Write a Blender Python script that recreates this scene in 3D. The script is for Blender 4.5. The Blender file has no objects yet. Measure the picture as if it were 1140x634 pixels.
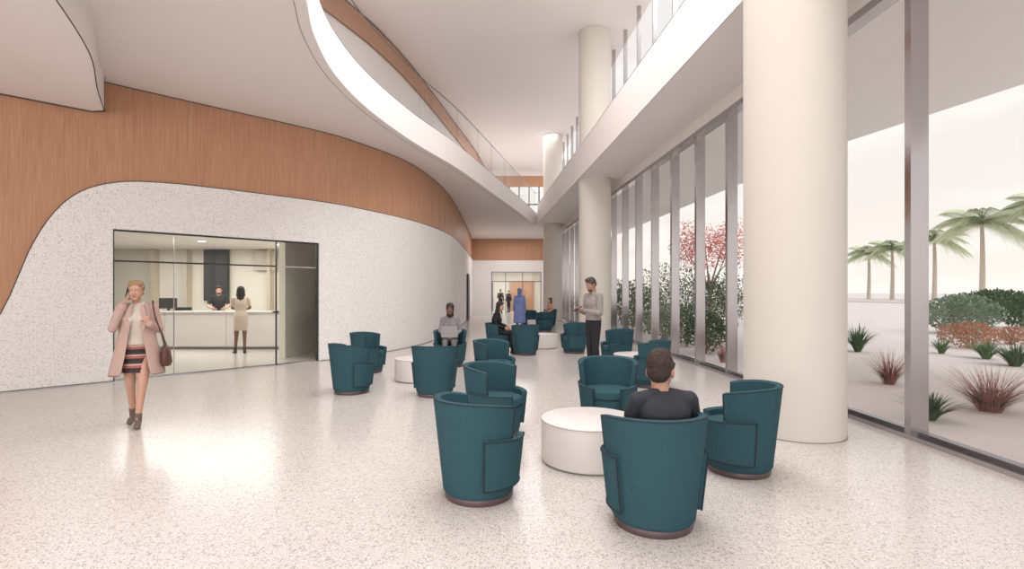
import bpy,bmesh,math,random
import numpy as np
from mathutils import Vector,Matrix
from mathutils.bvhtree import BVHTree
random.seed(7)
V=Vector
scene=bpy.context.scene
try:
    scene.view_settings.view_transform='Standard'
    scene.view_settings.look='None'
    scene.view_settings.exposure=0.16
except Exception as e: print(e)

# ---------------------------------------------------------------- helpers
def lin(c):
    c=c/255.0
    return c/12.92 if c<=0.04045 else ((c+0.055)/1.055)**2.4
def col(r,g,b): return (lin(r),lin(g),lin(b),1)
MATS={}
def mat(name,rgb,rough=0.6,metal=0.0,var=0.06,scale=30.0,spec=0.5,bump=0.0,emis=0):
    if name in MATS: return MATS[name]
    m=bpy.data.materials.new(name); m.use_nodes=True
    nt=m.node_tree; b=nt.nodes['Principled BSDF']
    c=col(*rgb)
    tc=nt.nodes.new('ShaderNodeTexCoord'); no=nt.nodes.new('ShaderNodeTexNoise')
    no.inputs['Scale'].default_value=scale; no.inputs['Detail'].default_value=3
    nt.links.new(tc.outputs['Object'],no.inputs['Vector'])
    mx=nt.nodes.new('ShaderNodeMix'); mx.data_type='RGBA'
    nt.links.new(no.outputs['Fac'],mx.inputs[0])
    mx.inputs[6].default_value=tuple(max(0,x*(1-var)) for x in c[:3])+(1,)
    mx.inputs[7].default_value=tuple(min(1,x*(1+var)) for x in c[:3])+(1,)
    nt.links.new(mx.outputs[2],b.inputs['Base Color'])
    b.inputs['Roughness'].default_value=rough; b.inputs['Metallic'].default_value=metal
    b.inputs['Specular IOR Level'].default_value=spec
    if bump>0:
        bp=nt.nodes.new('ShaderNodeBump'); bp.inputs['Strength'].default_value=bump; bp.inputs['Distance'].default_value=0.004
        nt.links.new(no.outputs['Fac'],bp.inputs['Height']); nt.links.new(bp.outputs[0],b.inputs['Normal'])
    if emis:
        b.inputs['Emission Color'].default_value=c; b.inputs['Emission Strength'].default_value=emis
    MATS[name]=m; return m

def terrazzo(name,base,chips,rough,spec=0.5):
    m=bpy.data.materials.new(name); m.use_nodes=True
    nt=m.node_tree; b=nt.nodes['Principled BSDF']
    tc=nt.nodes.new('ShaderNodeTexCoord')
    rgb=nt.nodes.new('ShaderNodeRGB'); rgb.outputs[0].default_value=col(*base); prev=rgb.outputs[0]
    for i,(cc,sc,th) in enumerate(chips):
        vo=nt.nodes.new('ShaderNodeTexVoronoi'); vo.inputs['Scale'].default_value=sc
        mp=nt.nodes.new('ShaderNodeMapping'); mp.inputs['Location'].default_value=(i*3.3,i*1.7,i*2.1)
        nt.links.new(tc.outputs['Object'],mp.inputs[0]); nt.links.new(mp.outputs[0],vo.inputs['Vector'])
        sep=nt.nodes.new('ShaderNodeSeparateColor'); nt.links.new(vo.outputs['Color'],sep.inputs[0])
        a=nt.nodes.new('ShaderNodeMath'); a.operation='MULTIPLY'; a.inputs[1].default_value=th
        nt.links.new(sep.outputs[0],a.inputs[0])
        l=nt.nodes.new('ShaderNodeMath'); l.operation='LESS_THAN'
        nt.links.new(vo.outputs['Distance'],l.inputs[0]); nt.links.new(a.outputs[0],l.inputs[1])
        mx=nt.nodes.new('ShaderNodeMix'); mx.data_type='RGBA'
        nt.links.new(l.outputs[0],mx.inputs[0]); nt.links.new(prev,mx.inputs[6]); mx.inputs[7].default_value=col(*cc)
        prev=mx.outputs[2]
    nt.links.new(prev,b.inputs['Base Color'])
    b.inputs['Roughness'].default_value=rough; b.inputs['Specular IOR Level'].default_value=spec
    return m
M_FLOOR=terrazzo('terrazzo_floor',(205,199,195),[((180,171,166),38,0.45),((154,146,141),72,0.40),((218,213,209),50,0.45),((130,120,115),98,0.32)],0.2,0.42)
M_WALLT=terrazzo('terrazzo_wall',(233,230,228),[((214,210,208),28,0.5),((182,177,174),50,0.37),((243,241,240),44,0.5)],0.5,0.3)

def wood():
    m=bpy.data.materials.new('oak_panel'); m.use_nodes=True
    nt=m.node_tree; b=nt.nodes['Principled BSDF']
    tc=nt.nodes.new('ShaderNodeTexCoord'); mp=nt.nodes.new('ShaderNodeMapping'); mp.inputs['Scale'].default_value=(34,34,1.0)
    no=nt.nodes.new('ShaderNodeTexNoise'); no.inputs['Scale'].default_value=1.6; no.inputs['Detail'].default_value=6; no.inputs['Roughness'].default_value=0.7
    nt.links.new(tc.outputs['Object'],mp.inputs[0]); nt.links.new(mp.outputs[0],no.inputs['Vector'])
    cr=nt.nodes.new('ShaderNodeValToRGB'); e=cr.color_ramp.elements
    e[0].position=0.3; e[0].color=col(176,129,100); e[1].position=0.7; e[1].color=col(208,161,130)
    nt.links.new(no.outputs['Fac'],cr.inputs[0])
    n2=nt.nodes.new('ShaderNodeTexNoise'); n2.inputs['Scale'].default_value=1.0
    mp2=nt.nodes.new('ShaderNodeMapping'); mp2.inputs['Scale'].default_value=(3,3,0.3)
    nt.links.new(tc.outputs['Object'],mp2.inputs[0]); nt.links.new(mp2.outputs[0],n2.inputs['Vector'])
    mx=nt.nodes.new('ShaderNodeMix'); mx.data_type='RGBA'; mx.blend_type='MULTIPLY'; mx.inputs[0].default_value=0.12
    nt.links.new(cr.outputs[0],mx.inputs[6]); nt.links.new(n2.outputs['Fac'],mx.inputs[7])
    nt.links.new(mx.outputs[2],b.inputs['Base Color'])
    b.inputs['Roughness'].default_value=0.5; b.inputs['Specular IOR Level'].default_value=0.3
    return m
M_WOOD=wood()
M_WHITE=mat('white_paint',(236,231,229),0.7,0,0.012,2,0.2)
M_CEIL=mat('ceiling_plaster',(238,232,230),0.8,0,0.008,2,0.1)
M_COL=mat('column_plaster',(219,213,205),0.6,0,0.015,3,0.3)
M_DARK=mat('dark_edge_line',(70,64,62),0.6)  # dark tone drawn on as edge outlines and shadow-gap lines
M_METAL=mat('brushed_aluminium',(188,184,186),0.16,0.95,0.03,4)
M_CHROME=mat('satin_steel_dark',(120,118,122),0.25,0.9)
M_FRAME=mat('bronze_frame',(62,60,60),0.4,0.4)
M_TEAL=mat('teal_fabric',(53,83,92),0.9,0,0.42,120,0.15,0.4)
M_PIPE=mat('dark_piping',(24,38,46),0.7)
M_BASE=mat('mauve_plinth',(98,80,82),0.4,0.3)
M_TABLE=mat('white_laminate',(218,212,209),0.4,0,0.01,3)
M_BEIGE=mat('beige_wall',(228,222,212),0.8,0,0.02,2,0.1)
M_GROUND=mat('pale_paving',(216,210,207),0.85,0,0.06,1.5,0.1)
M_BLACK=mat('screen_black',(22,22,26),0.3)
M_LINE=mat('soft_line',(150,142,139),.7)

def glass(name,tint,alpha):
    m=bpy.data.materials.new(name); m.use_nodes=True; nt=m.node_tree
    for n in list(nt.nodes): nt.nodes.remove(n)
    o=nt.nodes.new('ShaderNodeOutputMaterial'); t=nt.nodes.new('ShaderNodeBsdfTransparent'); g=nt.nodes.new('ShaderNodeBsdfGlossy')
    t.inputs[0].default_value=tint; g.inputs['Roughness'].default_value=0.03
    f=nt.nodes.new('ShaderNodeLayerWeight'); f.inputs[0].default_value=.5
    pw=nt.nodes.new('ShaderNodeMath'); pw.operation='POWER'; pw.inputs[1].default_value=4
    nt.links.new(f.outputs['Facing'],pw.inputs[0])
    ml=nt.nodes.new('ShaderNodeMath'); ml.operation='MULTIPLY_ADD'; ml.inputs[1].default_value=alpha; ml.inputs[2].default_value=0.03
    nt.links.new(pw.outputs[0],ml.inputs[0])
    mx=nt.nodes.new('ShaderNodeMixShader'); nt.links.new(ml.outputs[0],mx.inputs[0]); nt.links.new(t.outputs[0],mx.inputs[1]); nt.links.new(g.outputs[0],mx.inputs[2])
    nt.links.new(mx.outputs[0],o.inputs[0]); return m
M_GLASS=glass('clear_glass',(0.99,0.99,0.99,1),0.15)
M_GLASS2=glass('storefront_glass',(0.93,0.96,0.93,1),0.3)
M_RAIL=glass('balustrade_glass',(0.93,0.94,0.94,1),0.35)

def mk(name,verts,faces,mats,smooth=False,midx=None,parent=None,loc=None,rotz=0):
    me=bpy.data.meshes.new(name); me.from_pydata([tuple(v) for v in verts],[],[tuple(f) for f in faces])
    for m in (mats if isinstance(mats,(list,tuple)) else [mats]): me.materials.append(m)
    if midx is not None: me.polygons.foreach_set('material_index',midx)
    if smooth: me.polygons.foreach_set('use_smooth',[True]*len(me.polygons))
    me.update()
    bm=bmesh.new(); bm.from_mesh(me); bmesh.ops.recalc_face_normals(bm,faces=bm.faces); bm.to_mesh(me); bm.free()
    o=bpy.data.objects.new(name,me); scene.collection.objects.link(o)
    if loc is not None: o.location=loc
    o.rotation_euler[2]=rotz
    if parent: o.parent=parent
    return o
def smart(o,ang=35):
    me=o.data
    me.polygons.foreach_set('use_smooth',[True]*len(me.polygons))
    bm=bmesh.new(); bm.from_mesh(me)
    for e in bm.edges:
        if len(e.link_faces)==2 and e.calc_face_angle(0)>math.radians(ang): e.smooth=False
    bm.to_mesh(me); bm.free()
class Acc:
    def __init__(s): s.v=[];s.f=[];s.m=[]
    def add(s,vf,m=0):
        n=len(s.v); s.v+= [tuple(a) for a in vf[0]]; s.f+=[tuple(i+n for i in f) for f in vf[1]]; s.m+=[m]*len(vf[1])
    def obj(s,name,mats,**k):
        return mk(name,s.v,s.f,mats,midx=s.m,**k)
def box(x0,x1,y0,y1,z0,z1):
    v=[(x,y,z) for x in (x0,x1) for y in (y0,y1) for z in (z0,z1)]
    f=[(0,1,3,2),(4,6,7,5),(0,4,5,1),(2,3,7,6),(0,2,6,4),(1,5,7,3)]
    return v,f
def obox(p,d,w,t,z0,z1):
    d=V((d[0],d[1],0)).normalized(); n=V((-d.y,d.x,0)); p=V((p[0],p[1],0))
    v=[]
    for a in (-w/2,w/2):
        for b in (-t/2,t/2):
            for z in (z0,z1): v.append(p+d*a+n*b+V((0,0,z)))
    return v,[(0,1,3,2),(4,6,7,5),(0,4,5,1),(2,3,7,6),(0,2,6,4),(1,5,7,3)]
def cyl(c,r0,r1,z0,z1,n=48,bev=0):
    v=[];f=[]
    prof=[(r0,z0),(r1,z1)] if not bev else [(r0-bev,z0),(r0,z0+bev),(r1,z1-bev),(r1-bev*.3,z1-bev*.3),(r1-bev,z1)]
    for r,z in prof:
        for i in range(n):
            a=2*math.pi*i/n; v.append((c[0]+r*math.cos(a),c[1]+r*math.sin(a),z))
    for k in range(len(prof)-1):
        for i in range(n):
            j=(i+1)%n; f.append((k*n+i,k*n+j,(k+1)*n+j,(k+1)*n+i))
    f.append(tuple(range(n))[::-1]); f.append(tuple((len(prof)-1)*n+i for i in range(n)))
    return v,f
def tube(pts,r,n=8,closed=False):
    pts=[V(p) for p in pts]; v=[];f=[]; N=len(pts)
    rr=r if isinstance(r,(list,tuple)) else [r]*N
    prevx=None
    for i,p in enumerate(pts):
        a=pts[i-1] if (i>0 or closed) else pts[i]; b=pts[(i+1)%N] if (i<N-1 or closed) else pts[i]
        t=(b-a)
        if t.length<1e-9: t=V((0,0,1))
        t.normalize()
        x=prevx if prevx is not None else (V((0,0,1)).cross(t) if abs(t.z)<.9 else V((1,0,0)).cross(t))
        x=(x-t*x.dot(t)).normalized(); prevx=x; y=t.cross(x)
        for k in range(n):
            an=2*math.pi*k/n; v.append(p+x*(rr[i]*math.cos(an))+y*(rr[i]*math.sin(an)))
    for i in range(N if closed else N-1):
        j=(i+1)%N
        for k in range(n):
            l=(k+1)%n; f.append((i*n+k,i*n+l,j*n+l,j*n+k))
    if not closed:
        f.append(tuple(range(n))[::-1]); f.append(tuple((N-1)*n+k for k in range(n)))
    return v,f
def cat(pts,n=10):
    P=[V(p) for p in pts]; out=[]
    for i in range(len(P)-1):
        p0=P[i-1] if i>0 else P[0]*2-P[1]; p1=P[i];p2=P[i+1]; p3=P[i+2] if i+2<len(P) else P[-1]*2-P[-2]
        for k in range(n):
            t=k/n
            out.append(0.5*((2*p1)+(p2-p0)*t+(2*p0-5*p1+4*p2-p3)*t*t+(3*p1-p0-3*p2+p3)*t**3))
    out.append(P[-1]); return out
def slab(name,pts,z0,z1,m):
    n=len(pts); v=[(p[0],p[1],z0) for p in pts]+[(p[0],p[1],z1) for p in pts]
    f=[tuple(range(n)),tuple(range(n,2*n))[::-1]]+[(i,(i+1)%n,n+(i+1)%n,n+i) for i in range(n)]
    return mk(name,v,f,m)
def strip(path,z0,z1,off0,off1):
    N=len(path); v=[];f=[]
    for i in range(N):
        a=path[max(0,i-1)];b=path[min(N-1,i+1)]
        d=V((b[0]-a[0],b[1]-a[1],0)).normalized(); n=V((d.y,-d.x,0))
        p=V((path[i][0],path[i][1],0)); 
        za=z0[i] if isinstance(z0,(list,np.ndarray)) else z0; zb=z1[i] if isinstance(z1,(list,np.ndarray)) else z1
        v+=[p+n*off0+V((0,0,za)),p+n*off0+V((0,0,zb)),p+n*off1+V((0,0,zb)),p+n*off1+V((0,0,za))]
    for i in range(N-1):
        for k in range(4):
            l=(k+1)%4; f.append((i*4+k,i*4+l,i*4+4+l,i*4+4+k))
    f.append((0,1,2,3)); f.append((N*4-4,N*4-3,N*4-2,N*4-1))
    return v,f
def sheet(path,z0,z1,off=0):
    N=len(path); v=[];f=[]
    for i in range(N):
        a=path[max(0,i-1)];b=path[min(N-1,i+1)]
        d=V((b[0]-a[0],b[1]-a[1],0)).normalized(); n=V((d.y,-d.x,0)); p=V((path[i][0],path[i][1],0))+n*off
        v+=[p+V((0,0,z0)),p+V((0,0,z1))]
    for i in range(N-1): f.append((2*i,2*i+2,2*i+3,2*i+1))
    return v,f

# ---------------------------------------------------------------- camera
cam=bpy.data.cameras.new('camera'); co=bpy.data.objects.new('camera',cam); scene.collection.objects.link(co)
co.location=(0,0,1.6); co.rotation_euler=(math.pi/2,0,0)
cam.sensor_width=36; cam.lens=18.0; cam.shift_y=8/1140.; cam.clip_end=2000; cam.clip_start=0.05
scene.camera=co

# ---------------------------------------------------------------- facade curve
FX=[(-8,4.42),(5,4.42),(6.6,4.38),(8.4,4.28),(9.8,4.18),(11.2,4.09),(12.6,3.99),(14,3.89),(16,3.76),(18.2,3.6),(28,3.02),(36,2.6)]
def fx(y): return float(np.interp(y,[a for a,b in FX],[b for a,b in FX]))
fpath=[(fx(y),y) for y in np.arange(-8,36.01,0.7)]
ZS=5.32; ZC=10.2; WT=5.06
fl=[(-16,-8),(4.62,-8)]+[(fx(y)+.2,y) for y in np.arange(-7,36.5,1)]+[(3.2,44),(-16,44)]
slab('floor',fl,-0.2,0.0,M_FLOOR)
slab('ground',[(-250,-150),(400,-150),(400,600),(-250,600)],-0.3,-0.21,M_GROUND)
slab('ground_terrace',[(fx(y)+.2,y) for y in np.arange(-7,44,1)]+[(60,44),(60,150),(200,150),(200,-7)],-0.2,-0.02,M_GROUND)

# ---------------------------------------------------------------- left feature wall
base=[(-13.14,3.14),(-10.14,6.14),(-8.14,8.14),(-6.14,10.14),(-4.47,11.81),(-3.8,12.8),(-3.1,14.3),(-2.68,16.2),(-2.42,19.7),(-2.5,26),(-2.8,36)]
wp=[(p.x,p.y) for p in cat([(a,b,0) for a,b in base],14)]
P1=V((-7.135,9.145)); P2=V((-4.47,11.81))
i0=min(range(len(wp)),key=lambda i:(V(wp[i])-P1).length); wp[i0]=tuple(P1)
i1=min(range(len(wp)),key=lambda i:(V(wp[i])-P2).length)
S=[0]
for a,b in zip(wp[:-1],wp[1:]): S.append(S[-1]+(V(b)-V(a)).length)
ir=min(range(len(wp)),key=lambda i:(V(wp[i])-V((-8.14,8.14))).length); s0=S[ir]; S=[(s-s0)/1.4142 for s in S]
tb=[(-0.95,0.0,0),(-.5,.4,0),(-.2,.85,0),(0,1.24,0),(.107,1.67,0),(.256,2.35,0),(.451,2.93,0),(.698,3.33,0),(1.047,3.56,0),(1.5,3.65,0),(2.17,3.68,0),(3.67,3.68,0),(6,3.66,0),(9,3.75,0),(12,3.8,0),(30,3.8,0)]
tbc=cat(tb,8); tx=[p.x for p in tbc]; ty=[p.y for p in tbc]
def zb(s): return float(np.interp(s,tx,ty)) if s>tx[0] else 0.0
def dense(a,b,n):
    ss=np.linspace(S[a],S[b],n); X=[p[0] for p in wp];Y=[p[1] for p in wp]
    return [(float(np.interp(s,S,X)),float(np.interp(s,S,Y))) for s in ss],list(ss)
A=Acc()
pth,ss=dense(0,i0,120); z=[max(zb(s),0.001) for s in ss]
st=next(i for i,s in enumerate(ss) if s>-0.95)
A.add(strip(pth[st:],0.0,z[st:],0.05,-0.12))
pth2,ss2=dense(i0,i1,60); A.add(strip(pth2,2.72,[zb(s) for s in ss2],0.05,-0.12))
pth3,ss3=dense(i1,len(wp)-1,160); A.add(strip(pth3,0.0,[zb(s) for s in ss3],0.05,-0.12))
smart(A.obj('wall_left',[M_WALLT]))
pa,sa=dense(0,len(wp)-1,340)
A=Acc(); A.add(strip(pa,[max(zb(s)-0.02,0) for s in sa],ZS+.1,0.0,-0.12)); smart(A.obj('wall_left_wood_panelling',[M_WOOD]))
edge=[]
for (x,y),s in zip(pa,sa):
    if s>-0.95: edge.append((x,y,zb(s)))
def offp(pts,o):
    out=[]
    for i,p in enumerate(pts):
        a=pts[max(0,i-1)];b=pts[min(len(pts)-1,i+1)]
        d=V((b[0]-a[0],b[1]-a[1],0)).normalized(); out.append((p[0]+d.y*o,p[1]-d.x*o,p[2]))
    return out
A=Acc(); A.add(tube(offp(edge,0.05),0.008,6)); A.add(tube(offp([(x,y,ZS-.008) for x,y in pa],0.008),0.008,6)); 
A.add(tube(offp([(x,y,.012) for x,y in pth[st:]],0.055),0.006,6)); A.add(tube(offp([(x,y,.012) for x,y in pth3],0.055),0.006,6))
A.obj('edge_outline_wall',[M_DARK])  # added thin dark lines painting AO-like edge shade, not built trim
A=Acc()
for i in range(0,len(pa)-1,9):
    (x,y),s=pa[i],sa[i]; d=V((pa[i+1][0]-x,pa[i+1][1]-y)).normalized()
    A.add(obox((x+d.y*.001,y-d.x*.001),(d.x,d.y),0.003,0.004,max(zb(s),0),ZS))
A.obj('trim_2',[mat('wood_joint',(160,114,88),.7)])

# ---------------------------------------------------------------- reception glazing
d=(P2-P1).normalized(); L=(P2-P1).length
def on(px):
    r=(px-570)/570.; t=(r*8.14+8.14)/(1-r); return (V((-8.14+t,8.14+t))-P1).dot(d)
A=Acc(); nrm=V((d.y,-d.x))
def gp(s,o=-0.03): q=P1+d*s+nrm*o; return (q.x,q.y)
A.add(obox(gp(0.015),d,0.02,0.08,0,2.72),0); A.add(obox(gp(L-.02),d,0.045,0.08,0,2.72),0); A.add(obox(gp(on(308)),d,0.02,0.05,0,2.72),0)
A.add(obox(gp(on(194)),d,0.012,0.03,0,2.72),1)
A.add(obox(gp(L/2),d,L,0.08,2.69,2.72),0)
A.add(obox(gp(on(308)/2),d,on(308),0.05,2.14,2.17),0); A.add(obox(gp((on(308)+L)/2),d,L-on(308),0.05,2.14,2.16),1)
A.add(obox(gp(L/2),d,L,0.05,0,0.03),1)
A.add(sheet([gp(.02),gp(L-.03)],.03,2.69),2)
A.obj('window_1',[M_FRAME,M_METAL,M_GLASS2])
A=Acc(); A.add(box(-16,-3.6,17.0,17.15,0,3.2),0); A.add(box(-16.15,-16,3,17.15,0,3.2),0)
A.add(box(-5.6,-5.45,12.3,17,0,3.2),0); A.obj('wall_reception',[M_BEIGE])
slab('ceiling_reception',[(-16,4.2),(-13,3.35),(-7.25,9.15),(-4.6,11.95),(-5.5,12.4),(-5.5,17),(-16,17)],3.0,3.1,mat('reception_ceiling',(228,223,216),.8))
A=Acc(); A.add(box(-10.7,-10.62,16.7,17.0,0,3)); A.add(box(-8.0,-7.9,16.7,17.0,0,3.0)); A.add(box(-11.8,-11.7,16.7,17,0,3)); A.obj('wall_reception_pilaster',[mat('warm_beige',(196,184,166),.7)])
A=Acc(); A.add(box(-10.15,-9.35,16.85,16.95,1.3,2.98),0); A.add(box(-10.13,-9.37,16.84,16.85,1.32,2.96),1); A.obj('wall_dark_panel',[M_FRAME,mat('charcoal_panel',(58,58,62),.5)])
A=Acc(); A.add(box(-8.5,-7.75,16.85,16.95,2.3,2.95),0); A.obj('wall_air_grille',[mat('warm_grey',(200,190,176),.7)])
A=Acc()
A.add(box(-13.2,-6.2,14.15,14.25,0.08,1.02),0); A.add(box(-6.3,-6.2,14.15,16,0.08,1.02),0)
A.add(box(-13.25,-6.15,14.1,14.55,1.02,1.06),0); A.add(box(-6.6,-6.15,14.1,16,1.02,1.06),0)
A.add(box(-13.1,-6.28,14.2,14.3,0,0.08),1); A.add(box(-13.2,-6.3,14.25,14.7,0.72,0.75),0)
for x in (-7.9,-9.6,-11.3): A.add(box(x-.003,x+.003,14.145,14.16,.08,1.02),1)
A.obj('reception_desk',[M_TABLE,M_LINE])
A=Acc()
for x,y in ((-9.5,11.9),(-8.6,14.2),(-7.4,13.2),(-10.6,13.4),(-6.9,15.2)): A.add(cyl((x,y),0.09,0.09,2.985,3.0,20))
A.obj('reception_downlights',[mat('lamp_glow',(255,250,240),.5,emis=2)])
A=Acc(); A.add(box(-10.0,-9.5,14.5,14.53,1.12,1.42)); A.add(box(-9.78,-9.72,14.52,14.56,1.06,1.2)); A.add(box(-9.88,-9.62,14.45,14.54,1.06,1.075)); A.obj('desk_monitor',[M_FRAME])
A=Acc()
ring=[(-9.75+.24*math.cos(a),15.2+.06*math.sin(a)) for a in np.linspace(math.pi,2*math.pi,12)]
A.add(strip(ring,0.62,1.14,0.02,-0.02)); A.add(cyl((-9.75,15.4),.25,.25,.45,.52,24,.02)); A.add(cyl((-9.75,15.4),.03,.03,.1,.45,12))
for k in range(5):
    a=k*1.2566; A.add(tube([(-9.75,15.4,.1),(-9.75+.27*math.cos(a),15.4+.27*math.sin(a),.04)],.02,6)); A.add(cyl((-9.75+.27*math.cos(a),15.4+.27*math.sin(a)),.03,.03,0,.05,10))
A.obj('office_chair',[M_FRAME])

# ---------------------------------------------------------------- mezzanine slab (with atrium void)
Ac=[(-1.9,-8),(-1.9,1),(-2.15,4),(-2.6,6.2),(-2.92,7.4),(-3.08,8.79),(-2.96,10.5),(-2.47,12.8),(-1.64,15.6),(-.60,20.1),(.55,25.2),(1.05,27.6)]
Acur=cat([(a,b,0) for a,b in Ac],12)
def rx(y): return 3.43-.0725*y
end=[(1.25,28.5),(1.4,28.6)]
redge=[(rx(y),y) for y in np.arange(28.2,-8.1,-1.5)]+[(rx(-8),-8)]
leftp=[(p.x,p.y) for p in Acur]+end[:1]+end[1:]+redge+[(4.5,-8)]+[(fx(y)+.02,y) for y in np.arange(-7,36.1,1)]+[(2.6,36),(-16,36),(-16,-8)]
slab('ceiling_mezzanine',leftp,ZS,5.95,M_CEIL)
A=Acc(); A.add(strip([(rx(y),y) for y in np.arange(-8,28.3,1.0)],ZS-.006,6.35,0.12,-0.01)); A.obj('trim_3',[M_CEIL])
lp=[(p.x,p.y) for p in Acur]+end
A=Acc(); A.add(strip(lp,ZS-.012,6.02,0.06,-.1)); smart(A.obj('trim_4',[M_CEIL]))
A=Acc(); A.add(tube(offp([(x,y,ZS-.012) for x,y in lp],-.1),.006,6)); A.add(tube(offp([(x,y,6.02) for x,y in lp],.06),.006,6)); A.add(tube([(rx(y)-.01,y,ZS-.006) for y in np.arange(-8,28.3,1)],.006,6)); A.add(tube([(rx(y)-.01,y,6.35) for y in np.arange(-8,28.3,1)],.006,6))
A.obj('edge_outline_mezzanine',[M_LINE])  # drawn slab-edge outlines, thin tubes painting the edge shade
A=Acc(); A.add(sheet(lp,6.02,7.1,0.03),0); A.add(tube(offp([(x,y,7.11) for x,y in lp],.03),.013,8),1)
A.obj('glass_balustrade',[M_RAIL,M_CHROME])
lo=cat([(-4.35,4.2,0),(-4.9,5.5,0),(-5.6,6.8,0),(-6.4,7.9,0),(-7.05,8.85,0)],8)
lows=[(p.x,p.y) for p in lo]+[(-7.3,8.96),(-10.1,6.15),(-13,3.2),(-16,-8),(-4.2,-8),(-4.2,2)]
slab('ceiling_lowered',lows,4.74,ZS+.02,M_CEIL)
A=Acc(); A.add(tube([(p.x,p.y,4.74) for p in lo],.008,6)); A.add(tube([(-7.05,8.87,4.74),(-7.3,8.9,4.74),(-10.1,6.1,4.74),(-12.9,3.3,4.74)],.018,6)); A.add(tube([(-7.06,8.86,4.74),(-7.06,8.86,ZS)],.01,6)); A.obj('trim_6',[M_DARK])

# ---------------------------------------------------------------- upper level
slab('ceiling_upper',[(-16,-8),(4.6,-8)]+[(fx(y)+.3,y) for y in np.arange(-7,37,1)]+[(2.6,36.3),(-16,36.3)],ZC,ZC+.2,M_CEIL)
W=[(p.x,p.y) for p in cat([(-9,4,0),(-7.2,9,0),(-5.9,12.6,0),(-4.95,15.1,0),(-4.37,17,0),(-3.78,20,0),(-3.09,25.1,0),(-2.3,31,0),(-1.9,36,0)],8)]
WZ=9.45
A=Acc(); A.add(strip(W,5.95,WZ,0,-.15)); A.obj('wall_upper_left',[M_WHITE])
A=Acc(); A.add(strip(W,WZ,ZC,0.06,-.15)); A.obj('wall_upper_left_wood_panelling',[M_WOOD])
A=Acc(); A.add(tube(offp([(x,y,WZ) for x,y in W],.06),.012,6)); A.add(tube(offp([(x,y,ZC-.02) for x,y in W],.06),.02,6)); A.obj('trim_7',[M_DARK])

# ---------------------------------------------------------------- columns
for i,(x,y) in enumerate([(3.24,5.9),(2.75,17.0),(2.25,28.2),(3.55,-5.2)]):
    A=Acc(); A.add(cyl((x,y),.525,.525,0,ZC+.01,72)); A.add(cyl((x,y),.53,.53,0,.01,72),1)
    o=A.obj('column',[M_COL,mat('joint_grey',(150,144,140),.7)]); smart(o)

# ---------------------------------------------------------------- facade
MY=[-5.6,-4.2,-2.8,-1.4,0,1.4,2.8,4.2]+[5.6+1.4*k for k in range(22)]
A=Acc()
for y in MY:
    t=V((fx(y+.1)-fx(y-.1),.2)).normalized()
    n=(t.y,-t.x)
    A.add(obox((fx(y)+.02,y),n,.20,.085,0.02,WT),0)
    A.add(obox((fx(y)+.02,y),n,.12,.05,6.2,ZC),0)
A.add(strip(fpath,0.0,0.05,.14,-.12),0)
A.add(strip(fpath,0.05,0.09,.06,-.04),1)
A.add(strip(fpath,WT-.08,WT+.02,.10,-.10),0)
A.add(strip(fpath,6.18,6.3,.06,-.06),0)
A.add(sheet(fpath,0.09,WT-.08),2); A.add(sheet(fpath,6.3,ZC),2)
A.obj('window_2',[M_METAL,M_CHROME,M_GLASS])
A=Acc(); A.add(strip(fpath,WT+.02,6.18,.12,-.12)); A.obj('wall_right',[M_WHITE])
ce=[(12.2,-8),(11.0,3),(9.9,9.9),(8.98,13.65),(8.4,20.7),(7.4,36),(7.4,42)]
slab('canopy_exterior',ce+[(fx(y)+.13,y) for y in np.arange(42,-8.1,-2)],5.62,5.95,mat('canopy_white',(246,243,241),.8,0,.01,2,.1))

# ---------------------------------------------------------------- far wall
Y=36.0
A=Acc()
A.add(box(-2.9,-1.45,Y,Y+.2,0,3.8),0); A.add(box(2.05,2.75,Y,Y+.2,0,3.8),0); A.add(box(-1.45,2.05,Y,Y+.2,3.0,3.8),0)
A.add(box(-2.9,2.75,Y,Y+.2,3.8,ZS+.1),1); A.add(box(-2.9,2.75,Y,Y+.2,5.9,6.6),0); A.add(box(-2.9,2.75,Y,Y+.2,9.0,9.75),1); A.add(box(-2.9,2.75,Y,Y+.2,9.75,ZC),0)
A.add(box(-2.9,-.2,Y,Y+.2,6.6,9.0),0)
A.obj('wall_far',[M_WHITE,M_WOOD])
A=Acc()
for x in (-.2,.5,1.2,1.9,2.6): A.add(box(x-.04,x+.04,Y-.03,Y+.08,6.6,9.0),0)
A.add(box(-.2,2.7,Y-.02,Y+.08,7.7,7.78),0); A.add(sheet([(-.2,Y+.03),(2.7,Y+.03)],6.6,9),1)
A.obj('window_3',[M_FRAME,M_GLASS])
A=Acc()
for x in (-1.43,-.45,.75,2.03): A.add(box(x-.02,x+.02,Y+.02,Y+.1,0,3.0),0)
A.add(box(-1.43,2.03,Y+.02,Y+.1,2.97,3.0),0); A.add(box(-1.43,2.03,Y+.02,Y+.1,2.3,2.34),0)
A.add(sheet([(-1.4,Y+.06),(2.0,Y+.06)],.02,2.97),1); A.obj('window_4',[M_FRAME,M_GLASS2])
A=Acc(); A.add(box(-4,4,43.5,43.6,0,3.4),0); A.add(box(-4.1,-4,36.2,43.6,0,3.4),0); A.add(box(4,4.1,36.2,43.6,0,3.4),0)
A.add(box(-.2,1.8,43.3,43.5,0,2.5),1); A.add(box(-3.2,-1.6,43.3,43.5,0,2.4),2); A.obj('wall_vestibule',[M_BEIGE,M_WOOD,mat('grey_door',(120,120,125),.6)])
slab('ceiling_vestibule',[(-4.1,36.2),(4.1,36.2),(4.1,43.6),(-4.1,43.6)],3.4,3.5,M_CEIL)
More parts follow.
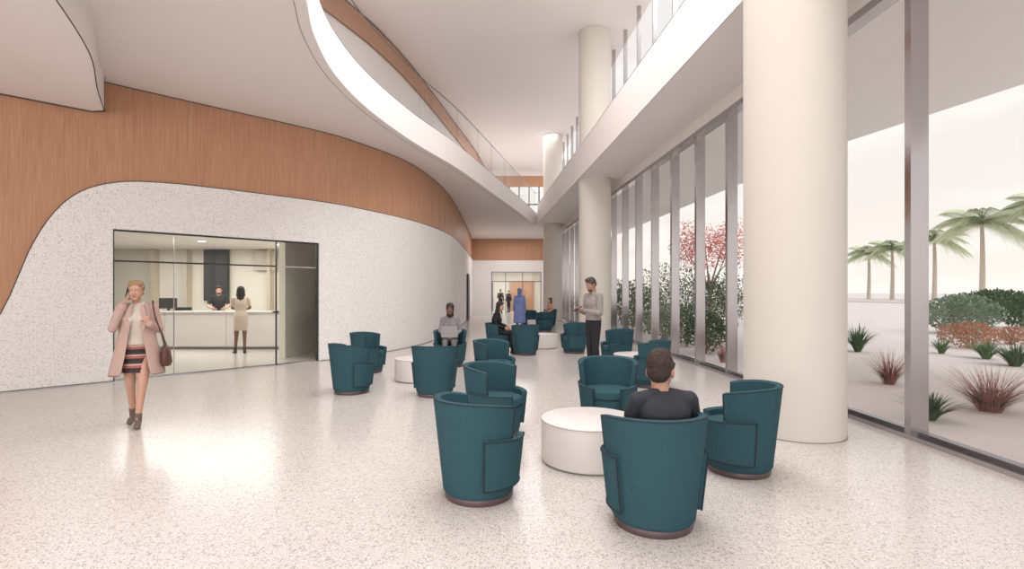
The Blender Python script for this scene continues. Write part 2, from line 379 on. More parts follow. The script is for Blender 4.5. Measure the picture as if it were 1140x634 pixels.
A=Acc(); A.add(box(-2.47,-2.44,28.2,29.4,0,2.6),0); A.add(box(-2.44,-2.42,28.28,29.32,0.02,2.52),1); A.obj('door_1',[M_FRAME,mat('door_grey',(90,88,90),.5)])

# ---------------------------------------------------------------- armchair
def make_chair():
    A=Acc()
    ro=lambda z:.275+.085*(z/.78)
    def shell(p0,p1,z0,ztf,extra,th,nz=8,nphi=40,mi=0):
        v=[];f=[]
        phis=[math.radians(p0+(p1-p0)*i/nphi) for i in range(nphi+1)]
        for ph in phis:
            zt=ztf(math.degrees(ph))
            col_=[]
            for k in range(nz+1):
                z=z0+(zt-z0)*k/nz; r=ro(z)+extra; col_.append((r,z))
            col_.append((ro(zt)+extra-th*.25,zt+.010)); col_.append((ro(zt)+extra-th*.75,zt+.010))
            for k in range(nz,-1,-1):
                z=z0+(zt-z0)*k/nz; r=ro(z)+extra-th; col_.append((r,z))
            for r,z in col_: v.append((r*math.sin(ph),r*math.cos(ph),z))
        C=len(col_)
        for i in range(nphi):
            for k in range(C):
                l=(k+1)%C; f.append((i*C+k,i*C+l,(i+1)*C+l,(i+1)*C+k))
        f.append(tuple(range(C))); f.append(tuple(nphi*C+k for k in range(C)))
        A.add((v,f),mi)
    zt=lambda p:.775-.05*(abs(p)/105)**3
    shell(-105,105,.07,zt,0,.055)
    za=lambda p:.50-.03*((abs(p)-60)/90)
    for s in (1,-1):
        a,b=(62,152) if s>0 else (-152,-62)
        shell(a,b,.13,za,.028,.05,6,22)
        pts=[]
        for i in range(23):
            p=a+(b-a)*i/22; r=ro(za(p))+.029; pts.append((r*math.sin(math.radians(p)),r*math.cos(math.radians(p)),za(p)+.005))
        for k in range(1,8):
            z=za(b)+(.13-za(b))*k/7; r=ro(z)+.029; pts.append((r*math.sin(math.radians(b)),r*math.cos(math.radians(b)),z))
        for i in range(22,-1,-1):
            p=a+(b-a)*i/22; r=ro(.13)+.029; pts.append((r*math.sin(math.radians(p)),r*math.cos(math.radians(p)),.13))
        for k in range(1,7):
            z=.13+(za(a)-.13)*k/7; r=ro(z)+.029; pts.append((r*math.sin(math.radians(a)),r*math.cos(math.radians(a)),z))
        A.add(tube(pts,.006,6,True),1)
    pts=[]
    for i in range(41):
        p=-105+210*i/40; r=ro(zt(p)); pts.append((r*math.sin(math.radians(p)),r*math.cos(math.radians(p)),zt(p)+.004))
    for k in range(1,8):
        z=zt(105)+(.45-zt(105))*k/7; r=ro(z); pts.append((r*math.sin(math.radians(105)),r*math.cos(math.radians(105)),z))
    pre=[]
    for k in range(7,0,-1):
        z=zt(105)+(.45-zt(105))*k/7; r=ro(z); pre.append((r*math.sin(math.radians(-105)),r*math.cos(math.radians(-105)),z))
    A.add(tube(pre+pts,.006,6),1)
    def lathe(prof,n=40,mi=0):
        v=[];f=[]
        for r,z in prof:
            for i in range(n):
                a=2*math.pi*i/n; v.append((r*math.cos(a),r*math.sin(a),z))
        for k in range(len(prof)-1):
            for i in range(n):
                j=(i+1)%n; f.append((k*n+i,k*n+j,(k+1)*n+j,(k+1)*n+i))
        f.append(tuple(range(n))); f.append(tuple((len(prof)-1)*n+i for i in range(n)))
        A.add((v,f),mi)
    lathe([(.268,.05),(.283,.1),(.298,.32),(.293,.335)])
    lathe([(.285,.335),(.302,.35),(.306,.40),(.295,.425),(.26,.437),(.1,.442)])
    v,f=tube([(.300*math.cos(a),.300*math.sin(a),.338) for a in np.linspace(0,2*math.pi,40,endpoint=False)],.005,6,True); A.add((v,f),1)
    lathe([(.262,0.0),(.268,.012),(.27,.04),(.262,.055)],40,2)
    o=A.obj('armchair',[M_TEAL,M_PIPE,M_BASE]); smart(o,40)
    return o
ch0=make_chair(); chairs=[]
CH=[(-.26,4.05,128),(.98,3.56,186),(2.03,4.6,-118),(-.19,5.75,62),(1.16,6.2,-12),(-1.2,7.95,178),
    (-2.55,8.15,140),(-2.86,10.2,80),(-1.33,11.0,5),(-.3,8.6,58),(-.35,13.4,75),(.34,13.0,195),
    (1.62,13.4,-60),(2.28,11.1,-70),(2.33,8.7,-120),(1.3,20.6,-40),(.75,22.6,30),(1.75,24,-60)]
for i,(x,y,a) in enumerate(CH):
    if i==0: o=ch0
    else:
        o=bpy.data.objects.new('armchair',ch0.data); scene.collection.objects.link(o)
    o.location=(x,y,0); o.rotation_euler[2]=math.radians(a); chairs.append(o)
def table(x,y,r,h):
    A=Acc(); A.add(cyl((0,0),r,r,0.015,h,64,.008),0); A.add(cyl((0,0),r-.02,r-.02,0,.02,48),1)
    A.add(tube([(r*math.cos(a)*1.001,r*math.sin(a)*1.001,h-.014) for a in np.linspace(0,2*math.pi,64,endpoint=False)],.0025,5,True),1)
    o=A.obj('drum_table',[M_TABLE,MATS['joint_grey']],loc=(x,y,0)); smart(o); return o
table(.74,4.88,.46,.40); table(-1.72,9.3,.40,.40); table(2.35,9.9,.38,.40); table(.9,14.6,.4,.4); table(.95,21.6,.3,.4)

# ---------------------------------------------------------------- people
def capsule(a,b,ra,rb,n=14,flat=None):
    a=V(a);b=V(b); z=b-a
    if z.length<1e-6: z=V((0,0,1e-4))
    zn=z.normalized(); x=(V((0,0,1)) if abs(zn.z)<.9 else V((0,1,0))).cross(zn).normalized(); y=zn.cross(x)
    rings=[]
    for t in (-1.35,-.9,-.45,0): rings.append((a+zn*(ra*math.sin(t)),ra*math.cos(t)))
    rings.append((a.lerp(b,.5),(ra+rb)/2))
    for t in (0,.45,.9,1.35): rings.append((b+zn*(rb*math.sin(t)),rb*math.cos(t)))
    v=[];f=[]
    for c,r in rings:
        for k in range(n):
            an=2*math.pi*k/n; o=x*(r*math.cos(an))+y*(r*math.sin(an))
            if flat: ax=V(flat[0]).normalized(); o=o-ax*(o.dot(ax)*(1-flat[1]))
            v.append(c+o)
    for i in range(len(rings)-1):
        for k in range(n):
            l=(k+1)%n; f.append((i*n+k,i*n+l,(i+1)*n+l,(i+1)*n+k))
    f.append(tuple(range(n))[::-1]); f.append(tuple((len(rings)-1)*n+k for k in range(n)))
    return v,f
def ellip(c,r,n=16,m=10,R=None):
    v=[];f=[]
    for i in range(1,m):
        t=math.pi*i/m
        for k in range(n):
            a=2*math.pi*k/n; p=V((r[0]*math.sin(t)*math.cos(a),r[1]*math.sin(t)*math.sin(a),r[2]*math.cos(t)))
            if R: p=R@p
            v.append(V(c)+p)
    for i in range(m-2):
        for k in range(n):
            l=(k+1)%n; f.append((i*n+k,(i+1)*n+k,(i+1)*n+l,i*n+l))
    f.append(tuple(range(n))); f.append(tuple((m-2)*n+k for k in range(n))[::-1])
    return v,f
def loft(rings,n=24,ex=2.4):
    v=[];f=[]
    for c,sd,fw,a,bf,bb in rings:
        for k in range(n):
            t=2*math.pi*k/n; cs,sn=math.cos(t),math.sin(t)
            x=a*math.copysign(abs(cs)**(2/ex),cs); y=(bf if sn>0 else bb)*math.copysign(abs(sn)**(2/ex),sn)
            v.append(V(c)+V(sd)*x+V(fw)*y)
    for i in range(len(rings)-1):
        for k in range(n):
            l=(k+1)%n; f.append((i*n+k,i*n+l,(i+1)*n+l,(i+1)*n+k))
    f.append(tuple(range(n))[::-1]); f.append(tuple((len(rings)-1)*n+k for k in range(n)))
    return v,f
def remesh(prims,vox,labels,sm=2):
    A=Acc()
    for lb,vf in prims: A.add(vf)
    o=A.obj('tmp_remesh',[M_WHITE])
    md=o.modifiers.new('r','REMESH'); md.mode='VOXEL'; md.voxel_size=vox; md.adaptivity=0
    s=o.modifiers.new('s','SMOOTH'); s.factor=.5; s.iterations=sm
    dg=bpy.context.evaluated_depsgraph_get(); ev=o.evaluated_get(dg); me=ev.to_mesh()
    vs=[tuple(v.co) for v in me.vertices]; fs=[tuple(p.vertices) for p in me.polygons]; cs=[p.center.copy() for p in me.polygons]
    ev.to_mesh_clear(); mesh=o.data; bpy.data.objects.remove(o); bpy.data.meshes.remove(mesh)
    trees={}
    for lb in sorted(set(l for l,_ in prims)):
        B=Acc()
        for l,vf in prims:
            if l==lb: B.add(vf)
        trees[lb]=BVHTree.FromPolygons([V(p) for p in B.v],B.f)
    idx=[]
    for c in cs:
        best=None;bd=1e9
        for lb,t in trees.items():
            dd=t.find_nearest(c)[3]
            if dd<bd: bd=dd;best=lb
        idx.append(labels.index(best))
    return vs,fs,idx
def hand(wr,dr,pn,sidev,curl=.5,s=1.0,thumb=1):
    dr=V(dr).normalized(); pn=V(pn); pn=(pn-dr*pn.dot(dr)).normalized(); sd=dr.cross(pn).normalized()
    if sd.dot(V(sidev))<0: sd=-sd
    wr=V(wr); out=[]
    out.append(capsule(wr-dr*.02,wr+dr*.03,.026*s,.03*s,12,(pn,.7)))
    out.append(capsule(wr+dr*.03*s+sd*.012*s,wr+dr*.08*s+sd*.026*s,.02*s,.014*s,12,(pn,.75)))
    out.append(capsule(wr+dr*.03*s-sd*.012*s,wr+dr*.075*s-sd*.026*s,.02*s,.013*s,12,(pn,.75)))
    out.append(capsule(wr+dr*.03*s,wr+dr*.08*s,.024*s,.02*s,12,(pn,.6)))
    for off,ln in ((.031,.072),(.0105,.082),(-.0105,.076),(-.031,.06)):
        b=wr+dr*.078*s+sd*off*s; a1=curl*.7; 
        p1=b+(dr*math.cos(a1)+pn*math.sin(a1))*ln*.45*s; a2=curl*1.5
        p2=p1+(dr*math.cos(a2)+pn*math.sin(a2))*ln*.32*s; a3=curl*2.1
        p3=p2+(dr*math.cos(a3)+pn*math.sin(a3))*ln*.25*s
        out+= [capsule(b,p1,.0092*s,.0086*s,10),capsule(p1,p2,.0086*s,.008*s,10),capsule(p2,p3,.008*s,.0068*s,10)]
    b=wr+dr*.022*s+sd*.028*s
    p1=b+(dr*.6+sd*.7+pn*.3).normalized()*.04*s; p2=p1+(dr*.85+sd*.25+pn*.5*curl).normalized()*.034*s
    out+=[capsule(b,p1,.013*s,.0105*s,10),capsule(p1,p2,.0105*s,.008*s,10)]
    return out
def person(name,J,loc,head,mats,female=False,hair='short',bare_legs=False,short_sleeve=False,skirt=None,yaw=0,pitch=0,vox=.010,fine=.0045,hands=None,extra=None,bulk=1.0,hs=1.0,neckopen=False,coat=False):
    labels=['skin','hair','top','bottom','shoe','skirt','sleeve','eye','iris','lip','coat']
    j={k:V(v) for k,v in J.items()}
    body=[];fn=[]
    up=(j['neck']-j['pelvis']).normalized()
    hs_=(j['hipL']-j['hipR']).normalized(); ss_=(j['shL']-j['shR']).normalized()
    fwh=hs_.cross(up).normalized(); fws=ss_.cross(up).normalized()
    B=bulk; F=female
    wa=j['waist'];pe=j['pelvis'];chh=j['chest'];ne=j['neck']; shm=(j['shL']+j['shR'])/2
    body.append(('bottom',loft([(pe-up*.10,hs_,fwh,.11*B,.075,.09),(pe-up*.05,hs_,fwh,.155*B,.10,.12),(pe+up*.03,hs_,fwh,(.165 if F else .16)*B,.105*B,.12*B),(wa-up*.02,hs_,fwh,(.135 if F else .15)*B,.10*B,.095*B)])))
    tl='top'
    body.append((tl,loft([(wa-up*.10,hs_,fwh,(.158 if F else .165)*B,.112*B,.118*B),(wa,hs_,fwh,(.128 if F else .152)*B,.105*B,.095*B),(wa.lerp(chh,.55),ss_,fws,(.14 if F else .165)*B,.112*B,.10*B),(chh,ss_,fws,(.152 if F else .18)*B,.118*B,.11*B),(chh.lerp(shm,.6),ss_,fws,(.15 if F else .18)*B,.10*B,.10*B),(shm+up*.015,ss_,fws,(.13 if F else .155)*B,.07,.075),(ne+up*.0,ss_,fws,.062,.055,.06)])))
    if F:
        for s in (-1,1): body.append((tl,ellip(chh+ss_*(.068*s)+fws*.085,(.062,.055,.06))))
    for s,sh in ((1,'shL'),(-1,'shR')):
        body.append((tl,capsule(ne-up*.02+ss_*(.03*s),j[sh],.05,(.05 if F else .06)*B)))
    ar=(.043,.036,.026) if F else (.052*B,.042*B,.029)
    for s in ('L','R'):
        sl='skin' if short_sleeve=='bare' else ('coat' if coat else 'sleeve')
        e=.012 if coat else .006
        if short_sleeve:
            mid=j['sh'+s].lerp(j['el'+s],.7)
            body.append((sl,capsule(j['sh'+s],mid,ar[0]+.008+e,ar[1]+.006+e)))
            body.append(('skin',capsule(j['sh'+s].lerp(j['el'+s],.5),j['el'+s],ar[0],ar[1])))
            body.append(('skin',capsule(j['el'+s],j['wr'+s],ar[1],ar[2])))
        else:
            body.append((sl,capsule(j['sh'+s],j['el'+s],ar[0]+.008+e,ar[1]+e)))
            body.append((sl,capsule(j['el'+s],j['wr'+s].lerp(j['el'+s],.06),ar[1]+e,ar[2]+.008+e)))
            body.append(('skin',capsule(j['wr'+s].lerp(j['el'+s],.25),j['wr'+s],ar[2]+.003,ar[2]-.003)))
    lg=(.082,.054,.036) if F else (.086*B,.06,.042)
    ll='skin' if bare_legs else 'bottom'; le=0 if bare_legs else .008
    for s in ('L','R'):
        hp,kn,an,to=j['hip'+s],j['kn'+s],j['an'+s],j['to'+s]
        body.append((ll,capsule(hp,kn,lg[0]+le,lg[1]+le))); 
        calfdir=(an-kn).normalized(); back=(fwh*-1); 
        body.append((ll,capsule(kn,an,lg[1]-.004+le,lg[2]-.004+(le*1.6))))
        body.append((ll,capsule(kn.lerp(an,.15)+back*.018,kn.lerp(an,.45)+back*.012,lg[1]-.010+le,lg[1]-.016+le)))
        fd=(to-an); fd.z=0; fd=fd.normalized() if fd.length>1e-4 else V((0,-1,0)); heel=V((an.x,an.y,max(.035,an.z-.055)))-fd*.035
        sh=[('shoe',capsule(heel,V((to.x,to.y,max(.03,to.z)))-fd*.02,.034,.03,14)),('shoe',capsule(heel.lerp(V(to),.55)+V((0,0,.005)),V((to.x,to.y,max(.03,to.z)))-fd*.03,.04,.036,14,((0,0,1),.7))),('shoe',capsule(an-calfdir*.05*(1 if bare_legs else 0),heel+fd*.03,lg[2]+.004,.036))]
        body+=sh
    if skirt:
        body.append(('skirt',loft([(c,s_,f_,a,b1,b2) for c,s_,f_,a,b1,b2 in skirt])))
    H=j['head']; R=(Matrix.Rotation(math.radians(yaw),3,'Z')@Matrix.Rotation(math.radians(pitch),3,'X'))
    def hp(x,y,z): return H+R@(V((x,y,z))*hs)
    def he(c,r): return ellip(hp(*c),tuple(q*hs for q in r),18,12,R)
    def hc(a,b,ra,rb): return capsule(hp(*a),hp(*b),ra*hs,rb*hs,10)
    body.append(('skin',capsule(ne-up*.03,hp(0,.02,-.03),.052 if not F else .044,.05 if not F else .042)))
    fn+=[('skin',he((0,.01,.03),(.076,.096,.088))),('skin',he((0,-.02,-.035),(.064,.074,.08))),('skin',he((0,-.062,-.092),(.03,.03,.024))),
         ('skin',hc((0,-.086,.004),(0,-.106,-.032),.008,.012)),('skin',he((.016,-.09,-.034),(.009,.01,.008))),('skin',he((-.016,-.09,-.034),(.009,.01,.008))),
         ('skin',he((.077,.01,-.012),(.01,.018,.03))),('skin',he((-.077,.01,-.012),(.01,.018,.03))),
         ('skin',hc((-.035,-.082,.024),(.035,-.082,.024),.008,.008)),('skin',he((.04,-.065,-.03),(.02,.018,.018))),('skin',he((-.04,-.065,-.03),(.02,.018,.018))),
         ('skin',hc((0,.02,-.03),(0,.02,-.12),.052 if not F else .044,.05 if not F else .043))]
    if hair!='scarf':
        fn+=[('hair',he((0,.02,.046),(.084,.1,.082))),('hair',he((0,.05,.0),(.074,.065,.072)))]
        for s in (-1,1): fn.append(('hair',hc((.072*s,-.03,.045),(.074*s,.0,.005),.014,.008)))
    if hair=='short_top': 
        fn.append(('hair',he((0,-.015,.105),(.062,.075,.04)))); fn.append(('hair',he((0,.03,.085),(.07,.075,.05))))
    if hair in('long','bob'):
        ln=-.26 if hair=='long' else -.13
        for s in (-1,1):
            fn.append(('hair',hc((.07*s,.0,.03),(.078*s,.02,ln*.6),.026,.03))); fn.append(('hair',hc((.045*s,.05,.0),(.05*s,.065,ln),.045,.035)))
        fn.append(('hair',hc((0,.06,.0),(0,.075,ln),.055,.04)))
        fn.append(('hair',hc((-.05,-.055,.085),(.04,-.06,.09),.022,.02)))
    if hair=='tied':
        fn.append(('hair',he((0,.10,.03),(.04,.04,.04)))); fn.append(('hair',hc((-.05,-.055,.08),(.05,-.055,.082),.02,.02)))
        fn.append(('hair',he((0,.0,.09),(.075,.08,.05))))
    if hair=='scarf':
        fn+=[('hair',he((0,.022,.036),(.09,.105,.098))),('hair',he((0,.03,-.05),(.082,.085,.09))),('hair',hc((0,.02,-.08),(0,.03,-.16),.07,.085))]
    if hair=='beard' or hair=='short_top':
        fn.append(('hair',he((0,-.052,-.088),(.045,.046,.034))))
    det=[]
    for s in (-1,1):
        det+=[('eye',he((.031*s,-.0745,.002),(.0125,.009,.0075))),('iris',he((.031*s,-.0815,.002),(.0055,.004,.0055)))]
        det.append(('hair',hc((.016*s,-.0895,.021),(.046*s,-.0775,.021),.0035,.0028)))
    det+=[('lip',he((0,-.0915,-.061),(.022,.007,.0045))),('lip',he((0,-.0905,-.068),(.018,.007,.005)))]
    for s in ('L','R'):
        hd=(hands or {}).get(s)
        dirv=(j['wr'+s]-j['el'+s]).normalized(); inward=V((-1,0,0)) if s=='L' else V((1,0,0))
        if hd is None: hd=dict(d=dirv,pn=inward,sd=(0,-1,0),curl=.45)
        for h in hand(j['wr'+s],hd['d'],hd['pn'],hd['sd'],hd.get('curl',.5),.92 if F else 1.0): fn.append(('skin',h))
    vs,fs,ix=remesh(body,vox,labels,3)
    v2,f2,ix2=remesh(fn,fine,labels,1)
    n=len(vs); fs+= [tuple(a+n for a in f) for f in f2]; vs+=v2; ix+=ix2
    for lb,(v,f) in det:
        n=len(vs); vs+= [tuple(a) for a in v]; fs+=[tuple(a+n for a in q) for q in f]; ix+=[labels.index(lb)]*len(f)
    mm=[mats.get(l) or mats.get({'sleeve':'top','coat':'top','skirt':'bottom'}.get(l,''),None) or DEF[l] for l in labels]
    o=mk(name,vs,fs,mm,True,ix,None,loc,math.radians(head))
    return o
DEF={'skin':mat('skin_light',(205,160,138),.55,0,.05,40),'hair':mat('hair_dark',(38,30,28),.6,0,.3,120),'top':mat('shirt_grey',(150,148,150),.8),'bottom':mat('trousers_dark',(40,40,46),.8),
 'shoe':mat('shoe_dark',(45,40,38),.5),'skirt':mat('skirt_dark',(40,40,40),.8),'sleeve':None,'eye':mat('eye_white',(215,205,200),.3),'iris':mat('iris_brown',(48,32,24),.3),'lip':mat('lip',(165,92,86),.5),'coat':None}
DEF['sleeve']=DEF['top'];DEF['coat']=DEF['top']
def standing(h=1.75,F=False):
    k=h/1.75; w=.155 if F else .185
    J=dict(pelvis=(0,0,.95),waist=(0,.0,1.09),chest=(0,.0,1.29),neck=(0,.015,1.475),head=(0,-.015,1.635),shL=(w,0,1.425),shR=(-w,0,1.425),elL=(w+.06,.03,1.14),elR=(-w-.06,.03,1.14),
     wrL=(w+.06,-.04,.90),wrR=(-w-.06,-.04,.90),hipL=(.085,0,.92),hipR=(-.085,0,.92),knL=(.09,-.015,.50),knR=(-.09,-.015,.50),anL=(.09,.02,.09),anR=(-.09,.02,.09),toL=(.11,-.17,.03),toR=(-.11,-.17,.03))
    return {a:(x*k,y*k,z*k) for a,(x,y,z) in J.items()}
def sitting(F=False,back=.05,seat=.44):
    w=.15 if F else .185; b=back; s=seat-.44
    return dict(pelvis=(0,b+.02,.55+s),waist=(0,b+.04,.68+s),chest=(0,b+.03,.86+s),neck=(0,b+.01,1.05+s),head=(0,b-.03,1.20+s),shL=(w,b+.01,1.0+s),shR=(-w,b+.01,1.0+s),
     elL=(w+.07,b-.02,.74+s),elR=(-w-.07,b-.02,.74+s),wrL=(.13,b-.24,.66+s),wrR=(-.13,b-.24,.66+s),hipL=(.09,b,.53+s),hipR=(-.09,b,.53+s),
     knL=(.11,b-.42,.53),knR=(-.11,b-.42,.53),anL=(.11,b-.44,.09),anR=(-.11,b-.44,.09),toL=(.12,b-.62,.03),toR=(-.12,b-.62,.03))

# --- woman with phone
stripe=bpy.data.materials.new('striped_skirt'); stripe.use_nodes=True; nt=stripe.node_tree; b=nt.nodes['Principled BSDF']
tc=nt.nodes.new('ShaderNodeTexCoord'); sp=nt.nodes.new('ShaderNodeSeparateXYZ'); nt.links.new(tc.outputs['Object'],sp.inputs[0])
m1=nt.nodes.new('ShaderNodeMath'); m1.operation='MULTIPLY'; m1.inputs[1].default_value=1/0.11; nt.links.new(sp.outputs[2],m1.inputs[0])
m2=nt.nodes.new('ShaderNodeMath'); m2.operation='FRACT'; nt.links.new(m1.outputs[0],m2.inputs[0])
cr=nt.nodes.new('ShaderNodeValToRGB'); cr.color_ramp.interpolation='CONSTANT'; e=cr.color_ramp.elements
e[0].position=0; e[0].color=col(50,40,42); e[1].position=.35; e[1].color=col(160,92,84)
q=e.new(.62); q.color=col(190,166,152); q=e.new(.78); q.color=col(70,48,50)
nt.links.new(m2.outputs[0],cr.inputs[0]); nt.links.new(cr.outputs[0],b.inputs['Base Color']); b.inputs['Roughness'].default_value=.8
M_PINK=mat('blush_wool',(182,154,144),.85,0,.05,60)
J=standing(1.72,True)
J.update(elR=(-.225,-.09,1.17),wrR=(-.125,-.12,1.44),elL=(.215,.03,1.14),wrL=(.13,-.15,1.22),anL=(.02,-.14,.10),toL=(.03,-.31,.03),knL=(.06,-.10,.50),anR=(-.06,.16,.13),toR=(-.08,.0,.03),knR=(-.07,.02,.49),head=(-.01,-.02,1.605))
X3=V((1,0,0));F3=V((0,-1,0))
sk=[(V((0,0,1.06)),X3,F3,.125,.10,.10),(V((0,0,.95)),X3,F3,.15,.105,.12),(V((0,0,.80)),X3,F3,.155,.11,.125),(V((0,-.01,.64)),X3,F3,.145,.115,.11)]
w=person('woman_with_phone',J,(-4.50,6.15,0),30,{'skin':mat('skin_fair',(190,146,126),.5,0,.04,40),'hair':mat('hair_blonde',(150,120,92),.6,0,.35,90),'top':mat('cream_blouse',(200,188,176),.8),'bottom':stripe,'skirt':stripe,'shoe':mat('taupe_boot',(104,88,78),.6),'coat':M_PINK},
 True,'tied',bare_legs=True,skirt=sk,yaw=-6,pitch=-2,vox=.008,fine=.004,coat=True,
 hands={'R':dict(d=(.18,.3,.9),pn=(1,.1,-.2),sd=(0,-1,0),curl=.9),'L':dict(d=(-.35,-.3,.8),pn=(0,.6,-.3),sd=(-1,0,0),curl=1.3)})
def coat_mesh():
    rings=[(1.47,.085,.075,.080,58),(1.43,.155,.10,.10,36),(1.30,.172,.150,.12,24),(1.15,.170,.145,.125,22),(1.0,.195,.155,.15,24),(.80,.245,.175,.185,26),(.60,.285,.19,.22,30)]
    v=[];f=[];n=36
    for z_,a,bf,bb,op in rings:
        for k in range(n+1):
            t=math.radians(-90+op+(360-2*op)*k/n)
            sn=math.sin(t); v.append((a*math.cos(t),(bf if sn<0 else bb)*sn,z_))
    for i in range(len(rings)-1):
        for k in range(n): f.append((i*(n+1)+k,i*(n+1)+k+1,(i+1)*(n+1)+k+1,(i+1)*(n+1)+k))
    o=mk('coat',v,f,M_PINK,True,None,w); m=o.modifiers.new('s','SOLIDIFY'); m.thickness=.012; m.offset=0
    m=o.modifiers.new('b','SUBSURF'); m.levels=1; m.render_levels=1
    A=Acc()
    for s in (-1,1):
        pts=[V((.035*s,-.10,1.47)),V((.085*s,-.12,1.40)),V((.11*s,-.15,1.26)),V((.065*s,-.165,1.10)),V((.05*s,-.13,1.3))]
        pv=[p for p in pts]+[p+V((0,.012,0)) for p in pts]; nn=5
        A.add((pv,[tuple(range(nn)),tuple(range(nn,2*nn))[::-1]]+[(i,(i+1)%nn,nn+(i+1)%nn,nn+i) for i in range(nn)]))
    A.obj('lapels',[M_PINK],parent=w)
coat_mesh()
A=Acc(); A.add(capsule((-.105,-.085,1.52),(-.092,-.03,1.64),.028,.028,10,((1,0,0),.13))); A.obj('phone',[M_BLACK],parent=w)
M_BAG=mat('brown_leather',(82,48,40),.45,0,.1,30)
A=Acc()
A.add(loft([(V((.29,-.02,.70)),V((0,1,0)),X3,.12,.05,.05),(V((.29,-.02,.74)),V((0,1,0)),X3,.15,.065,.06),(V((.285,-.02,.90)),V((0,1,0)),X3,.13,.045,.045),(V((.28,-.02,.95)),V((0,1,0)),X3,.11,.02,.02)])); A.add(tube(cat([(.285,-.13,.92),(.25,-.15,1.1),(.19,-.15,1.3),(.155,-.05,1.49),(.17,.08,1.4),(.22,.1,1.15),(.285,.08,.92)],6),.009,8)); A.obj('shoulder_bag',[M_BAG],parent=w,smooth=True)

# --- standing man with tablet
shirtm=bpy.data.materials.new('patterned_shirt'); shirtm.use_nodes=True; nt=shirtm.node_tree; b=nt.nodes['Principled BSDF']
tc=nt.nodes.new('ShaderNodeTexCoord'); vo=nt.nodes.new('ShaderNodeTexVoronoi'); vo.inputs['Scale'].default_value=38; nt.links.new(tc.outputs['Object'],vo.inputs[0])
cr=nt.nodes.new('ShaderNodeValToRGB'); cr.color_ramp.elements[0].position=.1; cr.color_ramp.elements[0].color=col(92,86,84); cr.color_ramp.elements[1].position=.5; cr.color_ramp.elements[1].color=col(160,152,148)
nt.links.new(vo.outputs['Distance'],cr.inputs[0]); nt.links.new(cr.outputs[0],b.inputs['Base Color']); b.inputs['Roughness'].default_value=.85
J=standing(1.86); J.update(elL=(.25,-.02,1.19),elR=(-.25,-.02,1.19),wrL=(.09,-.27,1.24),wrR=(-.09,-.27,1.24),head=(0,-.055,1.735),neck=(0,.0,1.565))
mn=person('standing_man',J,(1.57,9.9,0),-62,{'top':shirtm,'sleeve':shirtm,'bottom':mat('black_jeans',(34,34,38),.8),'hair':mat('hair_brown_grey',(74,64,58),.7,0,.3,90),'skin':mat('skin_tan',(176,132,112),.55,0,.05,40)},False,'short_top',yaw=0,pitch=22,bulk=1.1,hs=1.06,
 hands={'L':dict(d=(-.5,-.8,.1),pn=(-.3,0,.9),sd=(0,-.3,1),curl=.9),'R':dict(d=(.5,-.8,.1),pn=(.3,0,.9),sd=(0,-.3,1),curl=.9)})
A=Acc(); v,f=box(-.06,.06,-.085,.085,-.004,.004); RM=Matrix.Rotation(math.radians(35),3,'X'); A.add(([V((0,-.37,1.275))+RM@V(p) for p in v],f)); A.obj('tablet',[M_BLACK],parent=mn)

# --- seated man, back to camera
J=sitting(False,.06,.40); J.update(elL=(.235,.02,.70),elR=(-.235,.02,.70),head=(0.0,-.005,1.04),neck=(0,.04,.905),shL=(.18,.06,.845),shR=(-.18,.06,.845),chest=(0,.08,.755),waist=(0,.09,.63),pelvis=(0,.06,.52))
M_TEE=mat('black_tshirt',(44,46,54),.85,0,.2,80)
person('seated_man',J,(1.05,3.62,0),184,{'top':M_TEE,'sleeve':M_TEE,'bottom':mat('navy_trousers',(36,40,52),.8),'hair':mat('hair_salt_brown',(62,52,48),.75,0,.8,55,.2,1.0),'skin':MATS['skin_tan'],'shoe':DEF['shoe']},False,'short_top',yaw=-32,pitch=4,vox=.008,bulk=1.0,hs=1.14,short_sleeve=True)

# --- woman with laptop
J=sitting(True,.07,.45); J.update(wrL=(.12,-.22,.70),wrR=(-.12,-.22,.70),knL=(.09,-.36,.56),knR=(-.09,-.36,.56),head=(0,-.0,1.23),neck=(0,.05,1.06))
lw=person('seated_woman_with_laptop',J,(-1.33,11.0,0),5,{'top':mat('striped_top_grey',(130,126,130),.85,0,.4,50),'bottom':mat('grey_trousers',(120,116,116),.8),'hair':DEF['hair'],'skin':mat('skin_brown',(120,84,68),.55,0,.05,40)},True,'scarf',yaw=0,pitch=14,vox=.011,fine=.006,
 hands={'L':dict(d=(-.3,-.9,0),pn=(0,0,-1),sd=(-1,0,0),curl=.4),'R':dict(d=(.3,-.9,0),pn=(0,0,-1),sd=(1,0,0),curl=.4)})
A=Acc(); A.add(box(-.17,.17,-.40,-.17,.655,.672)); v,f=box(-.17,.17,-.006,.006,0,.23); RM=Matrix.Rotation(math.radians(18),3,'X'); A.add(([V((0,-.40,.67))+RM@V(p) for p in v],f)); A.obj('laptop',[mat('laptop_silver',(170,168,168),.4,.3)],parent=lw)

